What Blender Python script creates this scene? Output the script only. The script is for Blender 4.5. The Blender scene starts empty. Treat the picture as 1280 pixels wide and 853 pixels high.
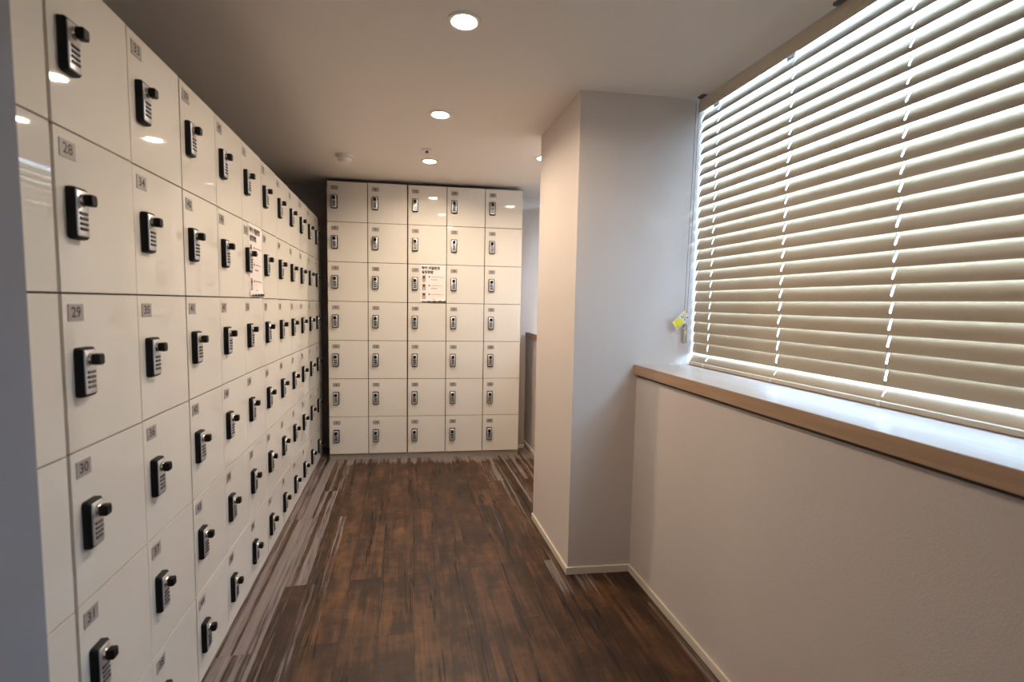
import bpy, bmesh, math, random
from mathutils import Matrix, Vector
random.seed(11)
sc = bpy.context.scene
COL = sc.collection
PI = math.pi

# ------------------------------------------------------------------ materials
def lin(c):
    return tuple(((v/255)/12.92 if v/255 <= .04045 else (((v/255)+.055)/1.055)**2.4) for v in c) + (1,)

def mat(name, rgb, rough=.5, metal=0, spec=.5, bump=0, bscale=200, var=0, vscale=8, coat=0):
    m = bpy.data.materials.new(name); m.use_nodes = True
    nt = m.node_tree; b = nt.nodes['Principled BSDF']
    b.inputs['Base Color'].default_value = lin(rgb)
    b.inputs['Roughness'].default_value = rough
    b.inputs['Metallic'].default_value = metal
    b.inputs['Specular IOR Level'].default_value = spec
    if coat:
        b.inputs['Coat Weight'].default_value = coat; b.inputs['Coat Roughness'].default_value = .04
    tc = nt.nodes.new('ShaderNodeTexCoord')
    if var:
        n = nt.nodes.new('ShaderNodeTexNoise'); n.inputs['Scale'].default_value = vscale
        n.inputs['Detail'].default_value = 4
        nt.links.new(tc.outputs['Object'], n.inputs['Vector'])
        mx = nt.nodes.new('ShaderNodeMix'); mx.data_type = 'RGBA'
        c = lin(rgb)
        mx.inputs[6].default_value = tuple(v*(1-var) for v in c[:3])+(1,)
        mx.inputs[7].default_value = tuple(min(1, v*(1+var)) for v in c[:3])+(1,)
        nt.links.new(n.outputs['Fac'], mx.inputs[0]); nt.links.new(mx.outputs[2], b.inputs['Base Color'])
    if bump:
        n = nt.nodes.new('ShaderNodeTexNoise'); n.inputs['Scale'].default_value = bscale
        n.inputs['Detail'].default_value = 3
        nt.links.new(tc.outputs['Object'], n.inputs['Vector'])
        bp = nt.nodes.new('ShaderNodeBump'); bp.inputs['Strength'].default_value = bump
        bp.inputs['Distance'].default_value = .002
        nt.links.new(n.outputs['Fac'], bp.inputs['Height']); nt.links.new(bp.outputs['Normal'], b.inputs['Normal'])
    return m

M = {}
M['laminate'] = mat('cream_gloss_laminate', (221, 214, 203), .03, 0, .6, var=.02, vscale=3)
M['carcass'] = mat('carcass_grey', (58, 50, 44), .6)
M['plinth'] = mat('plinth_grey', (150, 140, 130), .35)
M['plate'] = mat('number_plate_grey', (158, 149, 143), .4)
M['ink'] = mat('dark_ink', (52, 44, 44), .6)
M['black'] = mat('lock_black_plastic', (9, 8, 9), .5, 0, .3, bump=.1, bscale=900)
M['silver'] = mat('lock_silver', (206, 207, 211), .33, .6)
M['chrome'] = mat('collar_chrome', (225, 215, 200), .15, 1)
M['wheel'] = mat('dial_wheel_dark', (22, 22, 26), .35)
M['wall'] = mat('wallpaper_cream', (214, 202, 193), .85, 0, .2, bump=.35, bscale=260, var=.015, vscale=60)
M['wall_grey'] = mat('wall_grey', (134, 134, 142), .85, 0, .2, bump=.3, bscale=260)
M['wall_dark'] = mat('recess_wall_brown', (72, 62, 52), .85, 0, .2, bump=.2, bscale=200)
M['ceiling'] = mat('ceiling_paint', (233, 224, 215), .9, 0, .15, bump=.12, bscale=120, var=.01, vscale=40)
M['base'] = mat('baseboard_cream', (222, 210, 194), .45)
M['slat'] = mat('blind_cream', (176, 159, 136), .38, 0, .4)
M['rail'] = mat('blind_rail_cream', (205, 190, 168), .4)
M['cord'] = mat('blind_cord', (120, 112, 104), .7)
M['clip'] = mat('clip_grey', (90, 92, 96), .4)
M['white'] = mat('white_plastic', (228, 222, 212), .4)
M['yellow'] = mat('tag_yellow', (226, 205, 40), .5)
M['blue'] = mat('print_blue', (40, 70, 130), .6)
M['paper'] = mat('paper_white', (232, 222, 216), .55)
M['pic'] = mat('picture_grey', (150, 132, 130), .6)
M['pink'] = mat('picture_pink', (205, 150, 145), .6)
M['red'] = mat('print_red_brown', (165, 95, 85), .6)
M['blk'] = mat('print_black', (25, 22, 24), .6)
M['frame'] = mat('window_frame_white', (225, 226, 226), .4)

def mat_clear(name, tint=(1, 1, 1, 1), gl=.08):
    m = bpy.data.materials.new(name); m.use_nodes = True
    nt = m.node_tree; nt.nodes.remove(nt.nodes['Principled BSDF'])
    t = nt.nodes.new('ShaderNodeBsdfTransparent'); t.inputs[0].default_value = tint
    g = nt.nodes.new('ShaderNodeBsdfGlossy'); g.inputs['Roughness'].default_value = .03
    mx = nt.nodes.new('ShaderNodeMixShader'); mx.inputs[0].default_value = gl
    nt.links.new(t.outputs[0], mx.inputs[1]); nt.links.new(g.outputs[0], mx.inputs[2])
    nt.links.new(mx.outputs[0], nt.nodes['Material Output'].inputs[0])
    return m
M['glass'] = mat_clear('window_glass')
M['backlit'] = mat('backlit_white_film', (240, 240, 238), .5)
def _tr(m):
    nt = m.node_tree; b = nt.nodes['Principled BSDF']; t = nt.nodes.new('ShaderNodeBsdfTranslucent')
    mx = nt.nodes.new('ShaderNodeMixShader'); mx.inputs[0].default_value = .6
    nt.links.new(b.outputs[0], mx.inputs[1]); nt.links.new(t.outputs[0], mx.inputs[2]); nt.links.new(mx.outputs[0], nt.nodes['Material Output'].inputs[0])
_tr(M['backlit'])
M['clear'] = mat_clear('clear_plastic', (.9, .86, .78, 1), .22)

def mat_emit(name, rgb, s):
    m = bpy.data.materials.new(name); m.use_nodes = True
    b = m.node_tree.nodes['Principled BSDF']
    b.inputs['Emission Color'].default_value = rgb; b.inputs['Emission Strength'].default_value = s
    return m
M['lens'] = mat_emit('downlight_lens', (1, .88, .74, 1), 70)

def wood_mat(name, dark, light, rough=.45, sx=3, sy=60, axis='Y'):
    m = bpy.data.materials.new(name); m.use_nodes = True
    nt = m.node_tree; b = nt.nodes['Principled BSDF']
    tc = nt.nodes.new('ShaderNodeTexCoord'); mp = nt.nodes.new('ShaderNodeMapping')
    mp.inputs['Scale'].default_value = (sy, sx, sy)
    n = nt.nodes.new('ShaderNodeTexNoise'); n.inputs['Scale'].default_value = 1; n.inputs['Detail'].default_value = 5
    r = nt.nodes.new('ShaderNodeValToRGB')
    r.color_ramp.elements[0].color = lin(dark); r.color_ramp.elements[1].color = lin(light)
    r.color_ramp.elements[0].position = .3; r.color_ramp.elements[1].position = .7
    nt.links.new(tc.outputs['Object'], mp.inputs[0]); nt.links.new(mp.outputs[0], n.inputs['Vector'])
    nt.links.new(n.outputs['Fac'], r.inputs[0]); nt.links.new(r.outputs[0], b.inputs['Base Color'])
    b.inputs['Roughness'].default_value = rough
    return m
M['sill_top'] = wood_mat('sill_pale_wood', (164, 148, 136), (182, 168, 156), .3)
M['sill_edge'] = wood_mat('sill_edge_wood', (166, 132, 102), (184, 150, 118), .45)

def floor_mat():
    m = bpy.data.materials.new('floor_planks'); m.use_nodes = True
    nt = m.node_tree; N = nt.nodes; Lk = nt.links; b = N['Principled BSDF']
    def nd(t, **kw):
        n = N.new(t)
        for k, v in kw.items(): setattr(n, k, v)
        return n
    def put(i, v):
        if hasattr(v, 'is_output'): Lk.new(v, i)
        else: i.default_value = v
    def mth(op, a, c=0., d=None, clamp=False):
        n = nd('ShaderNodeMath', operation=op, use_clamp=clamp)
        put(n.inputs[0], a); put(n.inputs[1], c)
        if d is not None: put(n.inputs[2], d)
        return n.outputs[0]
    def mix(f, a, c, mode='MIX'):
        n = nd('ShaderNodeMix', data_type='RGBA', blend_type=mode)
        put(n.inputs[0], f); put(n.inputs[6], a); put(n.inputs[7], c)
        return n.outputs[2]
    def noise(vec, scale, det=4, rough=.5):
        n = nd('ShaderNodeTexNoise'); put(n.inputs['Vector'], vec)
        n.inputs['Scale'].default_value = scale; n.inputs['Detail'].default_value = det
        n.inputs['Roughness'].default_value = rough
        return n.outputs['Fac']
    def step(v, lo, hi):
        n = nd('ShaderNodeMapRange', interpolation_type='SMOOTHSTEP')
        put(n.inputs[0], v); n.inputs[1].default_value = lo; n.inputs[2].default_value = hi
        return n.outputs[0]
    tc = nd('ShaderNodeTexCoord').outputs['Object']
    sp = nd('ShaderNodeSeparateXYZ'); Lk.new(tc, sp.inputs[0]); X, Y = sp.outputs[0], sp.outputs[1]
    def vec(a, c, d=0.):
        n = nd('ShaderNodeCombineXYZ'); put(n.inputs[0], a); put(n.inputs[1], c); put(n.inputs[2], d); return n.outputs[0]
    br = nd('ShaderNodeTexBrick', offset=.37, offset_frequency=2)
    Lk.new(vec(Y, X), br.inputs['Vector'])
    br.inputs['Color1'].default_value = (0, 0, 0, 1); br.inputs['Color2'].default_value = (1, 1, 1, 1)
    br.inputs['Mortar'].default_value = (.5, .5, .5, 1)
    br.inputs['Scale'].default_value = 1; br.inputs['Mortar Size'].default_value = .0012
    br.inputs['Mortar Smooth'].default_value = .2
    br.inputs['Brick Width'].default_value = 1.22; br.inputs['Row Height'].default_value = .152
    pid = nd('ShaderNodeSeparateColor'); Lk.new(br.outputs['Color'], pid.inputs[0]); pid = pid.outputs[0]
    off = mth('MULTIPLY', pid, 37.)
    fine = noise(vec(mth('MULTIPLY', X, 75.), mth('MULTIPLY', Y, 3.2), off), 1, 5, .62)
    mid = noise(vec(mth('MULTIPLY', X, 16.), mth('MULTIPLY', Y, 2.0), off), 1, 4, .55)
    blot = noise(vec(mth('MULTIPLY', X, 7.), mth('MULTIPLY', Y, 5.), off), 1, 5, .6)
    cross = noise(vec(mth('MULTIPLY', X, 9.), mth('MULTIPLY', Y, 40.), off), 1, 3, .6)
    v = mth('ADD', mth('MULTIPLY', fine, .30), mth('ADD', mth('MULTIPLY', mid, .24), mth('ADD', mth('MULTIPLY', blot, .42), mth('MULTIPLY', cross, .1))))
    v = mth('ADD', v, mth('MULTIPLY', mth('SUBTRACT', pid, .5), .05))
    rp = nd('ShaderNodeValToRGB'); Lk.new(v, rp.inputs[0]); e = rp.color_ramp.elements
    e[0].position = .36; e[0].color = lin((27, 19, 14)); e[1].position = .68; e[1].color = lin((106, 72, 43))
    x = rp.color_ramp.elements.new(.52); x.color = lin((60, 39, 25))
    col = rp.outputs[0]
    # long dark cracks in the print
    ck = noise(vec(mth('MULTIPLY', X, 8.5), mth('MULTIPLY', Y, .28), 3.3), 1, 4, .62)
    ck = step(mth('ABSOLUTE', mth('SUBTRACT', ck, .5)), 0., .014)
    ckm = step(noise(vec(mth('MULTIPLY', X, 5.), mth('MULTIPLY', Y, 1.0), 9.), 1, 2), .36, .46)
    ck = mth('MULTIPLY', mth('SUBTRACT', 1., ck), ckm)
    col = mix(ck, col, lin((9, 6, 5)))
    col = mix(mth('MULTIPLY', br.outputs['Fac'], .6), col, lin((20, 13, 10)))
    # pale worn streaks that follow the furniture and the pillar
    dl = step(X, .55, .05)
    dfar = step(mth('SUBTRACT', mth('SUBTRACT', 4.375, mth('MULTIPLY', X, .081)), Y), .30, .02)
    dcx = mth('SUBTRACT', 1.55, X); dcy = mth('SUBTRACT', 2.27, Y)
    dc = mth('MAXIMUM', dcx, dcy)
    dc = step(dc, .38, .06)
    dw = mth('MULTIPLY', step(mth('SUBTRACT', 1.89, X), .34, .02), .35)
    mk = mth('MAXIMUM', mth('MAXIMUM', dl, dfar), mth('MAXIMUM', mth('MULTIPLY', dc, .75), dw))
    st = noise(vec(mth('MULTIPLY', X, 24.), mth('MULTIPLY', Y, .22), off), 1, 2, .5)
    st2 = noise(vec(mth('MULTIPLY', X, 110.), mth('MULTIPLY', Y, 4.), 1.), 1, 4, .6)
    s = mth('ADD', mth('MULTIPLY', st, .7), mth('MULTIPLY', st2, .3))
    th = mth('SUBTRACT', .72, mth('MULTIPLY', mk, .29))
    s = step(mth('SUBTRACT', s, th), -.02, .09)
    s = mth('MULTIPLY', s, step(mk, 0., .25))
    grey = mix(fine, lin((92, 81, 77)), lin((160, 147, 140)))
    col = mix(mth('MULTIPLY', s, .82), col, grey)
    Lk.new(col, b.inputs['Base Color'])
    put(b.inputs['Roughness'], mth('ADD', .38, mth('MULTIPLY', fine, .25)))
    b.inputs['Specular IOR Level'].default_value = .35
    bp = nd('ShaderNodeBump'); bp.inputs['Strength'].default_value = .25; bp.inputs['Distance'].default_value = .002
    Lk.new(mth('SUBTRACT', fine, mth('MULTIPLY', ck, .6)), bp.inputs['Height']); Lk.new(bp.outputs[0], b.inputs['Normal'])
    return m
M['floor'] = floor_mat()

# ------------------------------------------------------------------ helpers
def box(bm, x0, x1, y0, y1, z0, z1, mi=0, bev=0, seg=2):
    t = bmesh.new() if bev else bm
    vs = [t.verts.new((x, y, z)) for x in (x0, x1) for y in (y0, y1) for z in (z0, z1)]
    for f in ((0, 1, 3, 2), (4, 6, 7, 5), (0, 4, 5, 1), (2, 3, 7, 6), (0, 2, 6, 4), (1, 5, 7, 3)):
        t.faces.new([vs[i] for i in f]).material_index = mi
    if bev:
        bmesh.ops.bevel(t, geom=list(t.edges), offset=bev, segments=seg, affect='EDGES', profile=.6)
        me = bpy.data.meshes.new('tmp'); t.to_mesh(me); t.free()
        bm.from_mesh(me); bpy.data.meshes.remove(me)

def prism(bm, pts, y0, y1, inset=0, depth=0, mi=0):
    """polygon in XZ extruded from y0 (back) to y1 (front, smaller y); front edge tapered by inset over depth"""
    cx = sum(p[0] for p in pts)/len(pts); cz = sum(p[1] for p in pts)/len(pts)
    rings = [[(x, y0, z) for x, z in pts]]
    if inset:
        rings.append([(x, y1+depth, z) for x, z in pts])
        hx = max(abs(p[0]-cx) for p in pts); hz = max(abs(p[1]-cz) for p in pts)
        rings.append([(cx+(x-cx)*(1-inset/hx), y1, cz+(z-cz)*(1-inset/hz)) for x, z in pts])
    else:
        rings.append([(x, y1, z) for x, z in pts])
    loft(bm, rings, mi)

def loft(bm, rings, mi=0, cap=True):
    R = [[bm.verts.new(p) for p in r] for r in rings]
    n = len(R[0])
    for a, c in zip(R, R[1:]):
        for i in range(n):
            bm.faces.new((a[i], a[(i+1) % n], c[(i+1) % n], c[i])).material_index = mi
    if cap:
        bm.faces.new(R[0][::-1]).material_index = mi; bm.faces.new(R[-1]).material_index = mi

def rrect(cx, cz, w, h, r, n=5):
    out = []
    for sx, sz, a0 in ((1, -1, -90), (1, 1, 0), (-1, 1, 90), (-1, -1, 180)):
        for i in range(n):
            a = math.radians(a0+90*i/(n-1))
            out.append((cx+sx*(w/2-r)+r*math.cos(a), cz+sz*(h/2-r)+r*math.sin(a)))
    return out

def circ(r, n=24):
    return [(r*math.cos(2*PI*i/n), r*math.sin(2*PI*i/n)) for i in range(n)]

def lathe(bm, prof, n=40, mi=0, c=(0, 0), cap=True):
    rings = [[(c[0]+r*x, c[1]+r*y, z) for x, y in circ(1, n)] for r, z in prof]
    loft(bm, rings, mi, cap)

def tube(bm, pts, r, n=6, mi=0):
    rings = []
    for i, p in enumerate(pts):
        p = Vector(p); d = (Vector(pts[min(i+1, len(pts)-1)])-Vector(pts[max(i-1, 0)])).normalized()
        u = d.orthogonal().normalized()
        if i and abs(d.dot(u0 := rings_u[-1])) < .9: u = (u0-d*d.dot(u0)).normalized()
        rings_u.append(u) if i else rings_u.__init__([u])
        v = d.cross(u)
        rings.append([tuple(p+u*r*math.cos(2*PI*k/n)+v*r*math.sin(2*PI*k/n)) for k in range(n)])
    loft(bm, rings, mi)
rings_u = []

def mesh(name, bm, mats, smooth=False):
    bmesh.ops.recalc_face_normals(bm, faces=list(bm.faces))
    me = bpy.data.meshes.new(name); bm.to_mesh(me); bm.free()
    for m in (mats if isinstance(mats, (list, tuple)) else [mats]): me.materials.append(M[m])
    if smooth:
        for p in me.polygons: p.use_smooth = True
        me.set_sharp_from_angle(angle=math.radians(40))
    return me

def obj(name, data, parent=None, loc=(0, 0, 0), rot=(0, 0, 0)):
    o = bpy.data.objects.new(name, data); COL.objects.link(o)
    o.location = loc; o.rotation_euler = rot
    if parent: o.parent = parent
    return o

def tag(o, label, cat, group=None):
    o['label'] = label; o['category'] = cat
    if group: o['group'] = group
    return o

def thing(name, label, cat, loc=(0, 0, 0), rz=0, group=None):
    return tag(obj(name, None, None, loc, (0, 0, rz)), label, cat, group)

def struct(name, boxes, m, loc=(0, 0, 0), rz=0, parent=None):
    bm = bmesh.new()
    for q in boxes: box(bm, *q)
    o = obj(name, mesh(name, bm, m), parent, loc, (0, 0, rz))
    if parent is None: o['kind'] = 'structure'
    return o

def text_bm(body, size, align='CENTER', bold=0.):
    cu = bpy.data.curves.new('t', 'FONT'); cu.body = body; cu.size = size
    cu.align_x = align; cu.align_y = 'CENTER'; cu.offset = bold; cu.resolution_u = 3
    o = bpy.data.objects.new('t', cu); COL.objects.link(o)
    dg = bpy.context.evaluated_depsgraph_get(); dg.update()
    me = bpy.data.meshes.new_from_object(o.evaluated_get(dg))
    bm = bmesh.new(); bm.from_mesh(me)
    bpy.data.objects.remove(o); bpy.data.curves.remove(cu); bpy.data.meshes.remove(me)
    for v in bm.verts: v.co = (v.co.x, 0, v.co.y)        # face -y
    return bm

def absorb(bm, other, off=(0, 0, 0), mi=0):
    for f in other.faces: f.material_index = mi
    bmesh.ops.translate(other, verts=list(other.verts), vec=off)
    me = bpy.data.meshes.new('tmp'); other.to_mesh(me); other.free()
    bm.from_mesh(me); bpy.data.meshes.remove(me)

# ------------------------------------------------------------------ room
CEIL = 2.444
FA = -.0811                                  # the far bank and the end wall are turned a little
FX, FY = .0825, 4.3847
ex, ey = math.cos(FA), math.sin(FA)
struct('floor', [(-.7, 2.8, -1.8, 5.1, -.1, 0)], 'floor')
struct('ceiling', [(-.7, 2.8, -1.8, 5.1, CEIL, CEIL+.1)], 'ceiling')
struct('wall_left', [(-.7, -.50, .91, 5.1, 0, CEIL)], 'wall_dark')
struct('wall_left_pier', [(-.7, .138, -1.8, .91, 0, CEIL)], 'wall_grey')
struct('wall_behind', [(.138, 2.8, -1.9, -1.8, 0, CEIL)], 'wall')
struct('wall_far', [(-1.0, 3.0, 0, .15, 0, CEIL)], 'wall', (1.908-1.908*ex*0-1.908, 4.632+1.908*.0811, 0), FA)
# right side: low wall below the window, pillar, low wall beyond it
XW, XC, YN, YF = 1.89, 1.553, 2.27, 2.955
SZ = 1.105
struct('wall_right', [(XW, 2.6, -1.8, YN, 0, SZ-.062)], 'wall')
struct('wall_right_near', [(2.24, 2.6, -1.8, -.75, SZ, CEIL)], 'wall')
NS = -.095                                   # the near face of the pillar runs slightly askew
bm = bmesh.new()
loft(bm, [[(1.555, 2.289, z), (2.6, 2.289+NS*1.045, z), (2.6, YF, z), (1.548, YF, z)] for z in (0, CEIL)])
obj('wall_pillar', mesh('wall_pillar', bm, 'wall'))['kind'] = 'structure'
struct('wall_right_far', [(1.905, 2.6, YF, 4.66, 0, 1.08)], 'wall')
# baseboards
BH, BT = .038, .010
struct('baseboard_right', [(XW-BT, XW, -1.8, 2.247, 0, BH, 0, .002)], 'base')
struct('baseboard_pillar_front', [(-BT, .335, -BT, 0, 0, BH, 0, .002)], 'base', (1.555, 2.289, 0), math.atan(NS))
struct('baseboard_pillar_side', [(-BT, 0, 0, YF-2.289, 0, BH, 0, .002)], 'base', (1.555, 2.289, 0), math.atan(.007/.666))
struct('baseboard_right_far', [(1.905-BT, 1.905, YF, 4.615, 0, BH, 0, .002)], 'base')
struct('baseboard_far', [(3.61, 3.79, -BT, 0, 0, BH, 0, .002)], 'base', (-1.908, 4.632+1.908*.0811, 0), FA)

def window(name, y0, y1, sill_front, sz, mulls, pane='glass'):
    fx0, fx1 = 2.31, 2.37
    t = .03
    q = [(fx0, fx1, y0, y1, sz, sz+t), (fx0, fx1, y0, y1, CEIL-t, CEIL), (fx0, fx1, y0, y0+t, sz+t, CEIL-t), (fx0, fx1, y1-t, y1, sz+t, CEIL-t)]
    for m_ in mulls: q.append((fx0, fx1, m_-.025, m_+.025, sz+t, CEIL-t))
    w = struct(name, q, 'frame')
    struct('window_pane', [(2.338, 2.344, y0+t, y1-t, sz+t, CEIL-t)], pane, parent=w)
    bm = bmesh.new(); box(bm, sill_front, 2.6, y0, y1, sz-.05, sz, 0, .002)
    for f in bm.faces:
        if f.normal.x < -.5 or (f.calc_center_median().x < sill_front+.0005): f.material_index = 1
    bm.normal_update()
    for f in bm.faces: f.material_index = 1 if f.normal.x < -.75 else 0
    obj('window_sill', mesh('window_sill', bm, ['sill_top', 'sill_edge']), w)
    struct('sill_shadow_strip', [(sill_front+.022, 2.55, y0, y1, sz-.064, sz-.0495)], 'carcass', parent=w)  # dark filler standing in for the shadow groove under the sill
    return w
window('window_1', -.75, YN, 1.874, SZ, (.25,))
window('window_2', YF, 4.60, 1.892, 1.13, (3.8,))

# ------------------------------------------------------------------ lockers
LW, LH, LT = .051, .113, .0165                 # lock body
def lock_meshes():
    out = {}
    bm = bmesh.new()
    prism(bm, rrect(0, 0, LW, LH, .007), 0, -LT, .003, .004)
    prism(bm, rrect(0, -.052, LW*.8, .012, .003), 0, -.012, .002, .003)
    out['lock_housing'] = mesh('lock_housing', bm, 'black', True)
    bm = bmesh.new()                          # slightly bowed face
    pts = rrect(0, 0, .041, .101, .005)
    rings = []
    for y, s in ((-LT+.002, 1.), (-LT-.001, 1.), (-LT-.0022, .94)):
        rings.append([(x*s, y, z*(1-(1-s)*.4)) for x, z in pts])
    loft(bm, rings)
    out['lock_faceplate'] = mesh('lock_faceplate', bm, 'silver', True)
    bm = bmesh.new()
    rings = [[(r*c, y, .029+r*s) for c, s in circ(1, 20)] for r, y in ((.0145, -LT-.001), (.0145, -LT-.003), (.012, -LT-.007), (.011, -LT-.008))]
    loft(bm, rings)
    out['lock_collar'] = mesh('lock_collar', bm, 'chrome', True)
    bm = bmesh.new()
    def sq(w, h, y): return [(x, y, .029+z) for x, z in rrect(0, 0, w, h, .004, 4)]
    loft(bm, [sq(.019, .019, -LT-.0075), sq(.023, .025, -LT-.010), sq(.022, .026, -LT-.023), sq(.018, .021, -LT-.0255)])
    out['lock_knob'] = mesh('lock_knob', bm, 'black', True)
    bm = bmesh.new()
    rings = [[(x, -LT-.0005+.0045*math.cos(a)*-1, .0040*math.sin(a)) for a in [2*PI*k/10 for k in range(10)]] for x in (-.0125, .0125)]
    loft(bm, rings)
    out['dial_wheel'] = mesh('dial_wheel', bm, 'wheel', True)
    return out
LM = lock_meshes()
WZ = [LH/2-LH*f for f in (.50, .60, .70, .80)]
door_cache = {}
def door_mesh(w, h):
    k = (round(w, 4), round(h, 4))
    if k not in door_cache:
        bm = bmesh.new(); box(bm, 0, w, 0, .018, 0, h, 0, .0012)
        door_cache[k] = mesh('locker_door', bm, 'laminate')
    return door_cache[k]
body_cache = {}

def locker_column(first, rows, W, pitch, ztop, zbot, gl, gr, depth, plinth, lockx, lockdown, platebox, origin, rz, label, group, yaw_=0):
    t = thing('locker_cabinet', label, 'locker', origin, rz, group)
    bm = bmesh.new()
    box(bm, .0015, W-.0015, .021, depth, plinth+.002 if plinth else .0, ztop-.0005)
    obj('locker_body', mesh('locker_body', bm, 'carcass'), t)
    bm = bmesh.new()                                        # outer side panels and top closing the body, colour darkened to deepen gap shade
    box(bm, .0003, .0015, .019, depth, plinth+.002 if plinth else .0, ztop); box(bm, W-.0015, W-.0003, .019, depth, plinth+.002 if plinth else .0, ztop)
    box(bm, .0015, W-.0015, .019, depth, ztop-.0005, ztop)
    obj('side_panels', mesh('side_panels', bm, 'carcass'), t)
    if plinth:
        bm = bmesh.new(); box(bm, .001, W-.001, .012, depth, 0, plinth, 0, .001)
        obj('plinth', mesh('plinth', bm, 'plinth'), t)
    px0, px1, pd0, pd1 = platebox
    for r in range(rows):
        z1 = ztop-r*pitch-(.002 if r else 0); z0 = ztop-(r+1)*pitch+.002
        if r == rows-1: z0 = zbot
        d = obj('locker_door', door_mesh(W-gl-gr, z1-z0), t, (gl, yaw_*W*(1 if yaw_ > .02 else .5), z0), (random.uniform(-.001, .001), 0, -yaw_+random.uniform(-.0015, .0015)))
        lz = (ztop-r*pitch)-lockdown-LH/2-z0
        for nm in ('lock_housing', 'lock_faceplate', 'lock_collar', 'lock_knob'):
            obj(nm, LM[nm], d, (lockx+LW/2-gl, 0, lz))
        for wz in WZ: obj('dial_wheel', LM['dial_wheel'], d, (lockx+LW/2-gl, 0, lz+wz))
        bm = bmesh.new(); box(bm, px0, px1, -.0015, 0, -pd1, -pd0)
        absorb(bm, text_bm(str(first+r), (pd1-pd0)*.86, bold=.0004), ((px0+px1)/2, -.0018, -(pd0+pd1)/2), 1)
        obj('number_plate', mesh('number_plate', bm, ['plate', 'ink']), d, (-gl, 0, (ztop-r*pitch)-z0))
    return t

ordn = ['first', 'second', 'third', 'fourth', 'fifth', 'sixth', 'seventh', 'eighth', 'ninth', 'tenth', 'eleventh']
CW, Y0 = .306, 1.2207
gapw = {0: .006, 2: .0052, 5: .0052}
dz = {5: -.003, 6: -.005, 7: -.0075, 8: -.010, 9: -.0125, 10: -.015}
left_units = {}
for k in range(-1, 11):
    first = 27+6*k
    if k < 0: lab = 'nearest cream locker cabinet, half hidden by the blurred grey wall at left edge'
    elif k == 10: lab = 'last cream locker cabinet of left bank, beside the dark gap, doors 87 to 92'
    elif k == 4: lab = 'cream left bank locker cabinet with doors 51 to 56 carrying the white notice'
    else: lab = f'cream left bank locker cabinet, doors {first} to {first+5}, {ordn[k]} full cabinet from the near end'
    left_units[k] = locker_column(first, 6, CW, .3564, 2.1233+dz.get(k, 0), .013, gapw.get(k, .003), gapw.get(k+1, .003), .44, 0,
        .034, .122, (.022, .073, .024, .062), (0, Y0+k*CW, 0), PI/2, lab, 'locker cabinets of the left bank', {-1: .04, 0: .008}.get(k, .004))
FW = .3358
FG = [.0032, .0032, .0052, .003, .003, .0032]
place = ['leftmost one beside the dark gap', 'second one from left', 'middle one with the white notice', 'second one from right', 'rightmost one']
for k in range(5):
    locker_column(1+7*k, 7, FW, .3369, 2.4090, .056, FG[k], FG[k+1], .30, .052, .038, .114, (.036, .096, .036, .070),
        (FX+FW*k*ex, FY+FW*k*ey, 0), FA, f'cream far bank locker cabinet with doors {1+7*k} to {7+7*k}, {place[k]}', 'locker cabinets of the far bank')

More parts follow.
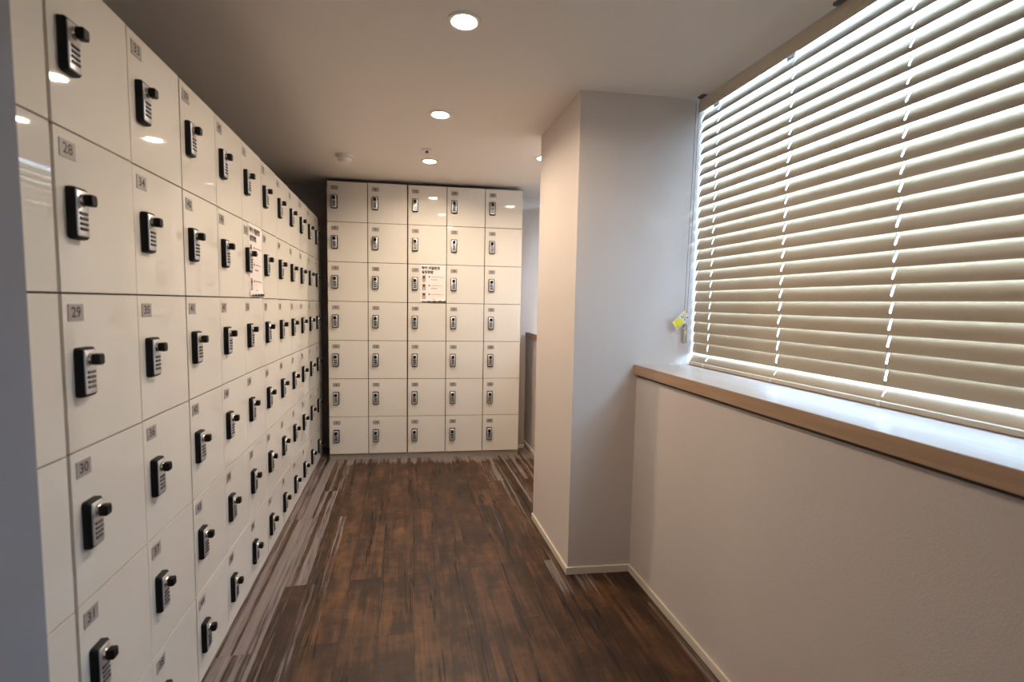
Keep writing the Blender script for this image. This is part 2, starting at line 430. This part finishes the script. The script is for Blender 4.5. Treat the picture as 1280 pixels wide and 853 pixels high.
# ------------------------------------------------------------------ notices
def notice(w, h, loc, rz, label):
    t = thing('notice_sheet', label, 'notice', loc, rz, 'paper notices on locker doors')
    bm = bmesh.new(); nx, nz = 12, 14
    V = []
    for j in range(nz+1):
        row = []
        for i in range(nx+1):
            u, v = i/nx, j/nz
            z = h*v; curl = max(0, .10-v)/.10
            y = -.001-.007*curl**2*(.4+.6*u)
            if j == 0: z += .006*math.sin(u*9)*u+.004*u
            row.append(bm.verts.new((w*u, y, z)))
        V.append(row)
    for j in range(nz):
        for i in range(nx): bm.faces.new((V[j][i], V[j][i+1], V[j+1][i+1], V[j+1][i]))
    obj('paper', mesh('paper', bm, 'paper', True), t)
    hb = text_bm('락커 비밀번호', h*.088, 'LEFT', .0013); absorb(hb, text_bm('설정방법', h*.088, 'LEFT', .0013), (0, 0, -h*.108))
    for v in hb.verts: v.co.x = v.co.x*.97
    obj('heading', mesh('heading', hb, 'blk'), t, (w*.05, -.0016, h*.905))
    for k in range(3):
        zc = h*(.63-.235*k)
        bm = bmesh.new()
        prism(bm, rrect(0, 0, w*.13, h*.17, .004), -.0014, -.0018, mi=0)
        prism(bm, rrect(0, -.028*h/.32 if k == 0 else .0, w*.07, h*.05, .002), -.0019, -.0021, mi=1)
        prism(bm, [(x, z+h*.035) for x, z in circ(w*.038, 12)], -.0022, -.0025, mi=2)
        prism(bm, rrect(0, -h*.05, w*.065, h*.04, .002), -.0019, -.0021, mi=3)
        obj('lock_picture', mesh('lock_picture', bm, ['pic', 'pink', 'blk', 'silver']), t, (w*.14, 0, zc))
        bm = bmesh.new()
        prism(bm, [(w*.35+x, h*.045+z) for x, z in circ(w*.03, 12)], -.0014, -.0017, mi=0)
        ln = (.52, .44, .5)[k]
        for (a, c, zz, th, mi) in ((.43, .43+ln*.75, .045, .012, 1), (.43+ln*.72, .43+ln, .037, .008, 1), (.42, .66, -.03, .018, 1)):
            if k == 2 and mi and zz < 0: a, c, zz, th = .45, .58, -.085, .01
            x = a
            while x < c:
                l = random.uniform(.02, .045)
                box(bm, w*x, w*min(c, x+l), -.0016, -.0013, h*zz-h*th/2, h*zz+h*th/2, 1); x += l+.008
        obj('instruction_lines', mesh('instruction_lines', bm, ['blk', 'red']), t, (0, 0, zc))
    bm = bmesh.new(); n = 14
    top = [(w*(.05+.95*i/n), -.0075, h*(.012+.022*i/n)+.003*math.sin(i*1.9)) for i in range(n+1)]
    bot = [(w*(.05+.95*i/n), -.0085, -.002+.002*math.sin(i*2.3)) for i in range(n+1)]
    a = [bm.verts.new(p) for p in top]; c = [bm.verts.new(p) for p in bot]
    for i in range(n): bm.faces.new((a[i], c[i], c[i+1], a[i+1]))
    obj('ragged_black_strip', mesh('ragged_black_strip', bm, 'blk'), t)  # ragged black strip along the lower edge, wider to the right
    return t
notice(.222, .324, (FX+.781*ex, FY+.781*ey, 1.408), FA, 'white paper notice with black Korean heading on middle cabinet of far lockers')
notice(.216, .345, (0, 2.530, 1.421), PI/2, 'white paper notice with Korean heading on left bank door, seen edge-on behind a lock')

# ------------------------------------------------------------------ venetian blind
XB = 2.19
def blind(ya, yb, lad, label, zs, nslat, cordside):
    t = thing('venetian_blind', label, 'blind', (XB, yb, zs))
    def P(name, bm, m, sm=False): return obj(name, mesh(name, bm, m, sm), t)
    L = yb-ya
    top = CEIL-zs
    bm = bmesh.new(); box(bm, -.034, -.022, -L, 0, top-.070, top-.009, 0, .003); P('valance', bm, 'rail', True)
    bm = bmesh.new(); box(bm, -.018, .030, -L+.01, -.01, top-.045, top-.009, 0, .002); P('headrail', bm, 'white', True)
    for y in (-.03, -.80, -1.6):
        if y > -L:
            bm = bmesh.new(); box(bm, -.052, -.012, y-.022, y+.014, top-.0095, top-.0005); P('mounting_bracket', bm, 'clip')
    bm = bmesh.new(); box(bm, -.026, .026, -L+.004, -.004, .001, .020, 0, .005, 3); P('bottom_rail', bm, 'rail', True)
    pitch = .05235; w = .065; th = math.radians(79)
    ls = [y-yb for y in lad]
    nx = 8
    ys = [-.002]
    for y in sorted(ls, reverse=True): ys += [y+.003, y-.003]
    ys.append(-L+.006)
    zc0 = 1.1719-SZ+.0
    for s in range(nslat):
        a = th-math.radians(20)*s/(nslat-1)+random.uniform(-.03, .03)
        if s == nslat-1: a -= .03
        if s == 0: a = math.radians(52)
        zc = zc0+pitch*s-.0215+random.uniform(-.0012, .0012)
        if s == 0: zc = .0425
        bm = bmesh.new()
        prof = []
        for i in range(nx+1):
            u = (i/nx-.5)*w; c = .0055*(1-(2*i/nx-1)**2)
            # inner edge low, outer edge high, crown towards the room and up
            prof.append((u*math.cos(a)-c*math.sin(a), u*math.sin(a)+c*math.cos(a)))
        off = (.0009*math.sin(a), -.0009*math.cos(a))
        for yk in range(len(ys)-1):
            y0, y1 = ys[yk], ys[yk+1]
            hole = yk % 2 == 1
            segs = [(0, nx)] if not hole else [(0, 2), (6, nx)]
            for i0, i1 in segs:
                ring0, ring1 = [], []
                idx = list(range(i0, i1+1))
                for y, ring in ((y0, ring0), (y1, ring1)):
                    for i in idx: ring.append((prof[i][0], y, zc+prof[i][1]))
                    for i in idx[::-1]: ring.append((prof[i][0]+off[0], y, zc+prof[i][1]+off[1]))
                loft(bm, [ring0, ring1])
        P('slat', bm, 'slat', True)
    hx = w/2*math.cos(th)+.001
    for y in ls:
        for sx in (-1, 1):
            bm = bmesh.new(); zt = top-.045
            tube(bm, [(sx*hx, y+random.uniform(-.002, .002), .02+(zt-.02)*i/12) for i in range(13)], .0009, 5)
            P('ladder_cord', bm, 'cord')
        bm = bmesh.new(); box(bm, -.0285, -.0255, y-.006, y+.006, .002, .019, 0, .001); P('cord_plug', bm, 'white')
        bm = bmesh.new(); box(bm, -.0245, -.0225, y-.020, y+.020, top-.085, top-.068, 0)
        x = -.017
        for l in (.007, .009, .005):
            box(bm, -.0252, -.0244, y-x-l, y-x, top-.081, top-.0765, 1); x += l+.003
        P('cord_clip', bm, ['backlit', 'blue'])
    return t
blind(2.975, 4.585, [4.40, 3.95, 3.50, 3.10], 'cream venetian blind of the far window behind the pillar, seen mirrored in nearest left doors', 1.13, 23, 0)
lads = [2.10, 1.647, 1.195, .745, .295, -.155, -.6]
bl = blind(-.72, 2.2265, lads, 'cream venetian blind with tilted slats covering the right window', SZ, 24, 1)

# pull cord with weight and tag: parts of the blind
yb_ = 2.218
def bpart(name, bm, m, sm=False):
    bmesh.ops.translate(bm, verts=list(bm.verts), vec=(-XB, -2.2265, -SZ))
    return obj(name, mesh(name, bm, m, sm), bl)
cx = 2.128
for dx_ in (-.006, .010):
    bm = bmesh.new(); tube(bm, [(cx+dx_+.014, yb_, CEIL-.03), (cx+dx_+.008, yb_, 1.9), (cx+dx_, yb_, 1.34), (cx+dx_*.5, yb_, 1.30)], .0013, 6)
    bpart('pull_cord', bm, 'cord')
bm = bmesh.new()
rings = [[(cx+a*rx, yb_+b*.009, z) for a, b in circ(1, 16)] for rx, z in ((.008, 1.318), (.016, 1.312), (.017, 1.285), (.015, 1.25), (.016, 1.222), (.010, 1.216))]
loft(bm, rings); cw = bpart('cord_weight', bm, 'clear', True)
bm = bmesh.new(); box(bm, cx-.004, cx+.004, yb_-.003, yb_+.003, 1.225, 1.30, 0, .001); bpart('weight_core', bm, 'white')
bm = bmesh.new()
box(bm, -.047, .047, 0, .0008, -.024, .024, 0)
box(bm, -.043, .005, -.0006, .0002, -.020, .020, 1)
box(bm, .028, .042, -.0006, .0002, .000, .014, 1)
for i, (a, c, z) in enumerate(((.010, .018, .010), (.010, .020, .001), (.024, .028, -.006), (.010, .022, -.012), (.030, .042, -.014))):
    box(bm, a, c, -.0006, .0002, z-.002, z+.002, 2)
bmesh.ops.rotate(bm, verts=list(bm.verts), cent=(0, 0, 0), matrix=Matrix.Rotation(math.radians(-42), 3, 'Y'))
bmesh.ops.translate(bm, verts=list(bm.verts), vec=(cx-.030, yb_-.012, 1.338))
bpart('warning_tag', bm, ['paper', 'yellow', 'blk'])

# ------------------------------------------------------------------ ceiling fittings
def downlight(x, y, label, power):
    t = thing('downlight', label, 'ceiling light', (x, y, CEIL), 0, 'round recessed downlights')
    bm = bmesh.new()
    pr = [(.044, .0), (.044, -.003), (.050, -.006), (.061, -.005), (.064, -.001), (.064, 0)]
    rings = [[(r*a, r*b, z) for a, b in circ(1, 40)] for r, z in pr]
    loft(bm, rings+[rings[0]], cap=False); obj('trim_ring', mesh('trim_ring', bm, 'white', True), t)
    bm = bmesh.new(); lathe(bm, [(.0435, -.0005), (.0435, -.0058), (.03, -.0068)]); obj('light_lens', mesh('light_lens', bm, 'lens', True), t)
    l = bpy.data.lights.new('downlight_lamp', 'AREA'); l.shape = 'DISK'; l.size = .085; l.energy = power
    l.color = (1, .83, .65); l.spread = math.radians(160)
    obj('downlight_lamp', l, t, (0, 0, -.009))
PW = 10.2
downlight(.935, 1.862, 'large bright round ceiling downlight nearest the camera', PW)
downlight(.915, 2.778, 'round ceiling downlight, middle one of the row of three', PW)
downlight(.905, 3.690, 'small round ceiling downlight just in front of the far lockers', PW)
downlight(1.69, 3.385, 'round ceiling downlight peeping out from behind the pillar edge', PW*.8)

t = thing('smoke_detector', 'white domed smoke detector on ceiling above the left end of far lockers', 'smoke detector', (.305, 3.72, CEIL))
bm = bmesh.new(); lathe(bm, [(.062, 0), (.062, -.012), (.058, -.018)], 40); obj('detector_base', mesh('detector_base', bm, 'white', True), t)
bm = bmesh.new(); lathe(bm, [(.046, -.018), (.048, -.030), (.044, -.040), (.030, -.048), (.012, -.050)], 40); obj('detector_head', mesh('detector_head', bm, 'white', True), t)
t = thing('ceiling_sprinkler', 'small round sprinkler on ceiling just before the third downlight', 'sprinkler', (.872, 3.43, CEIL))
bm = bmesh.new(); lathe(bm, [(.036, 0), (.036, -.004), (.030, -.008), (.016, -.009)], 32); obj('cover_ring', mesh('cover_ring', bm, 'white', True), t)
bm = bmesh.new(); lathe(bm, [(.009, -.009), (.009, -.018), (.014, -.019), (.014, -.021)], 20); obj('sprinkler_head', mesh('sprinkler_head', bm, 'clip', True), t)

# ------------------------------------------------------------------ daylight
w = bpy.data.worlds.new('sky'); sc.world = w; w.use_nodes = True
bg = w.node_tree.nodes['Background']
bg.inputs['Color'].default_value = (.42, .67, 1, 1); bg.inputs['Strength'].default_value = 50.
def portal(y0, y1, z0):
    l = bpy.data.lights.new('window_portal', 'AREA'); l.shape = 'RECTANGLE'; l.size = y1-y0; l.size_y = CEIL-z0
    l.cycles.is_portal = True
    obj('window_portal', l, None, (2.45, (y0+y1)/2, (z0+CEIL)/2), (0, PI/2, 0)).rotation_euler = (PI/2, 0, PI/2)
portal(-.75, YN, SZ); portal(YF, 4.6, 1.13)

# ------------------------------------------------------------------ camera
cam = bpy.data.cameras.new('camera'); co = obj('camera', cam)
yaw, pitch_, roll = .2228, -.0775, .0186
cy, sy, cp, sp, cr, sr = math.cos(yaw), math.sin(yaw), math.cos(pitch_), math.sin(pitch_), math.cos(roll), math.sin(roll)
F = Vector((sy*cp, cy*cp, sp)); rt = Vector((cy, -sy, 0)); up = rt.cross(F)
R2 = rt*cr+up*sr; U2 = -rt*sr+up*cr
mx = Matrix((R2, U2, -F)).transposed().to_4x4(); mx.translation = (.7163, 0, 1.4055)
co.matrix_world = mx
cam.sensor_width = 36; cam.sensor_fit = 'HORIZONTAL'; cam.lens = 601.4/1280*36
cam.clip_start = .02
cam.dof.use_dof = True; cam.dof.focus_distance = 3.2; cam.dof.aperture_fstop = 2.8
sc.camera = co
sc.view_settings.view_transform = 'Standard'
sc.view_settings.exposure = 0
sc.cycles.max_bounces = 10; sc.cycles.diffuse_bounces = 6; sc.cycles.glossy_bounces = 5; sc.cycles.transparent_max_bounces = 12
sc.cycles.sample_clamp_indirect = 6
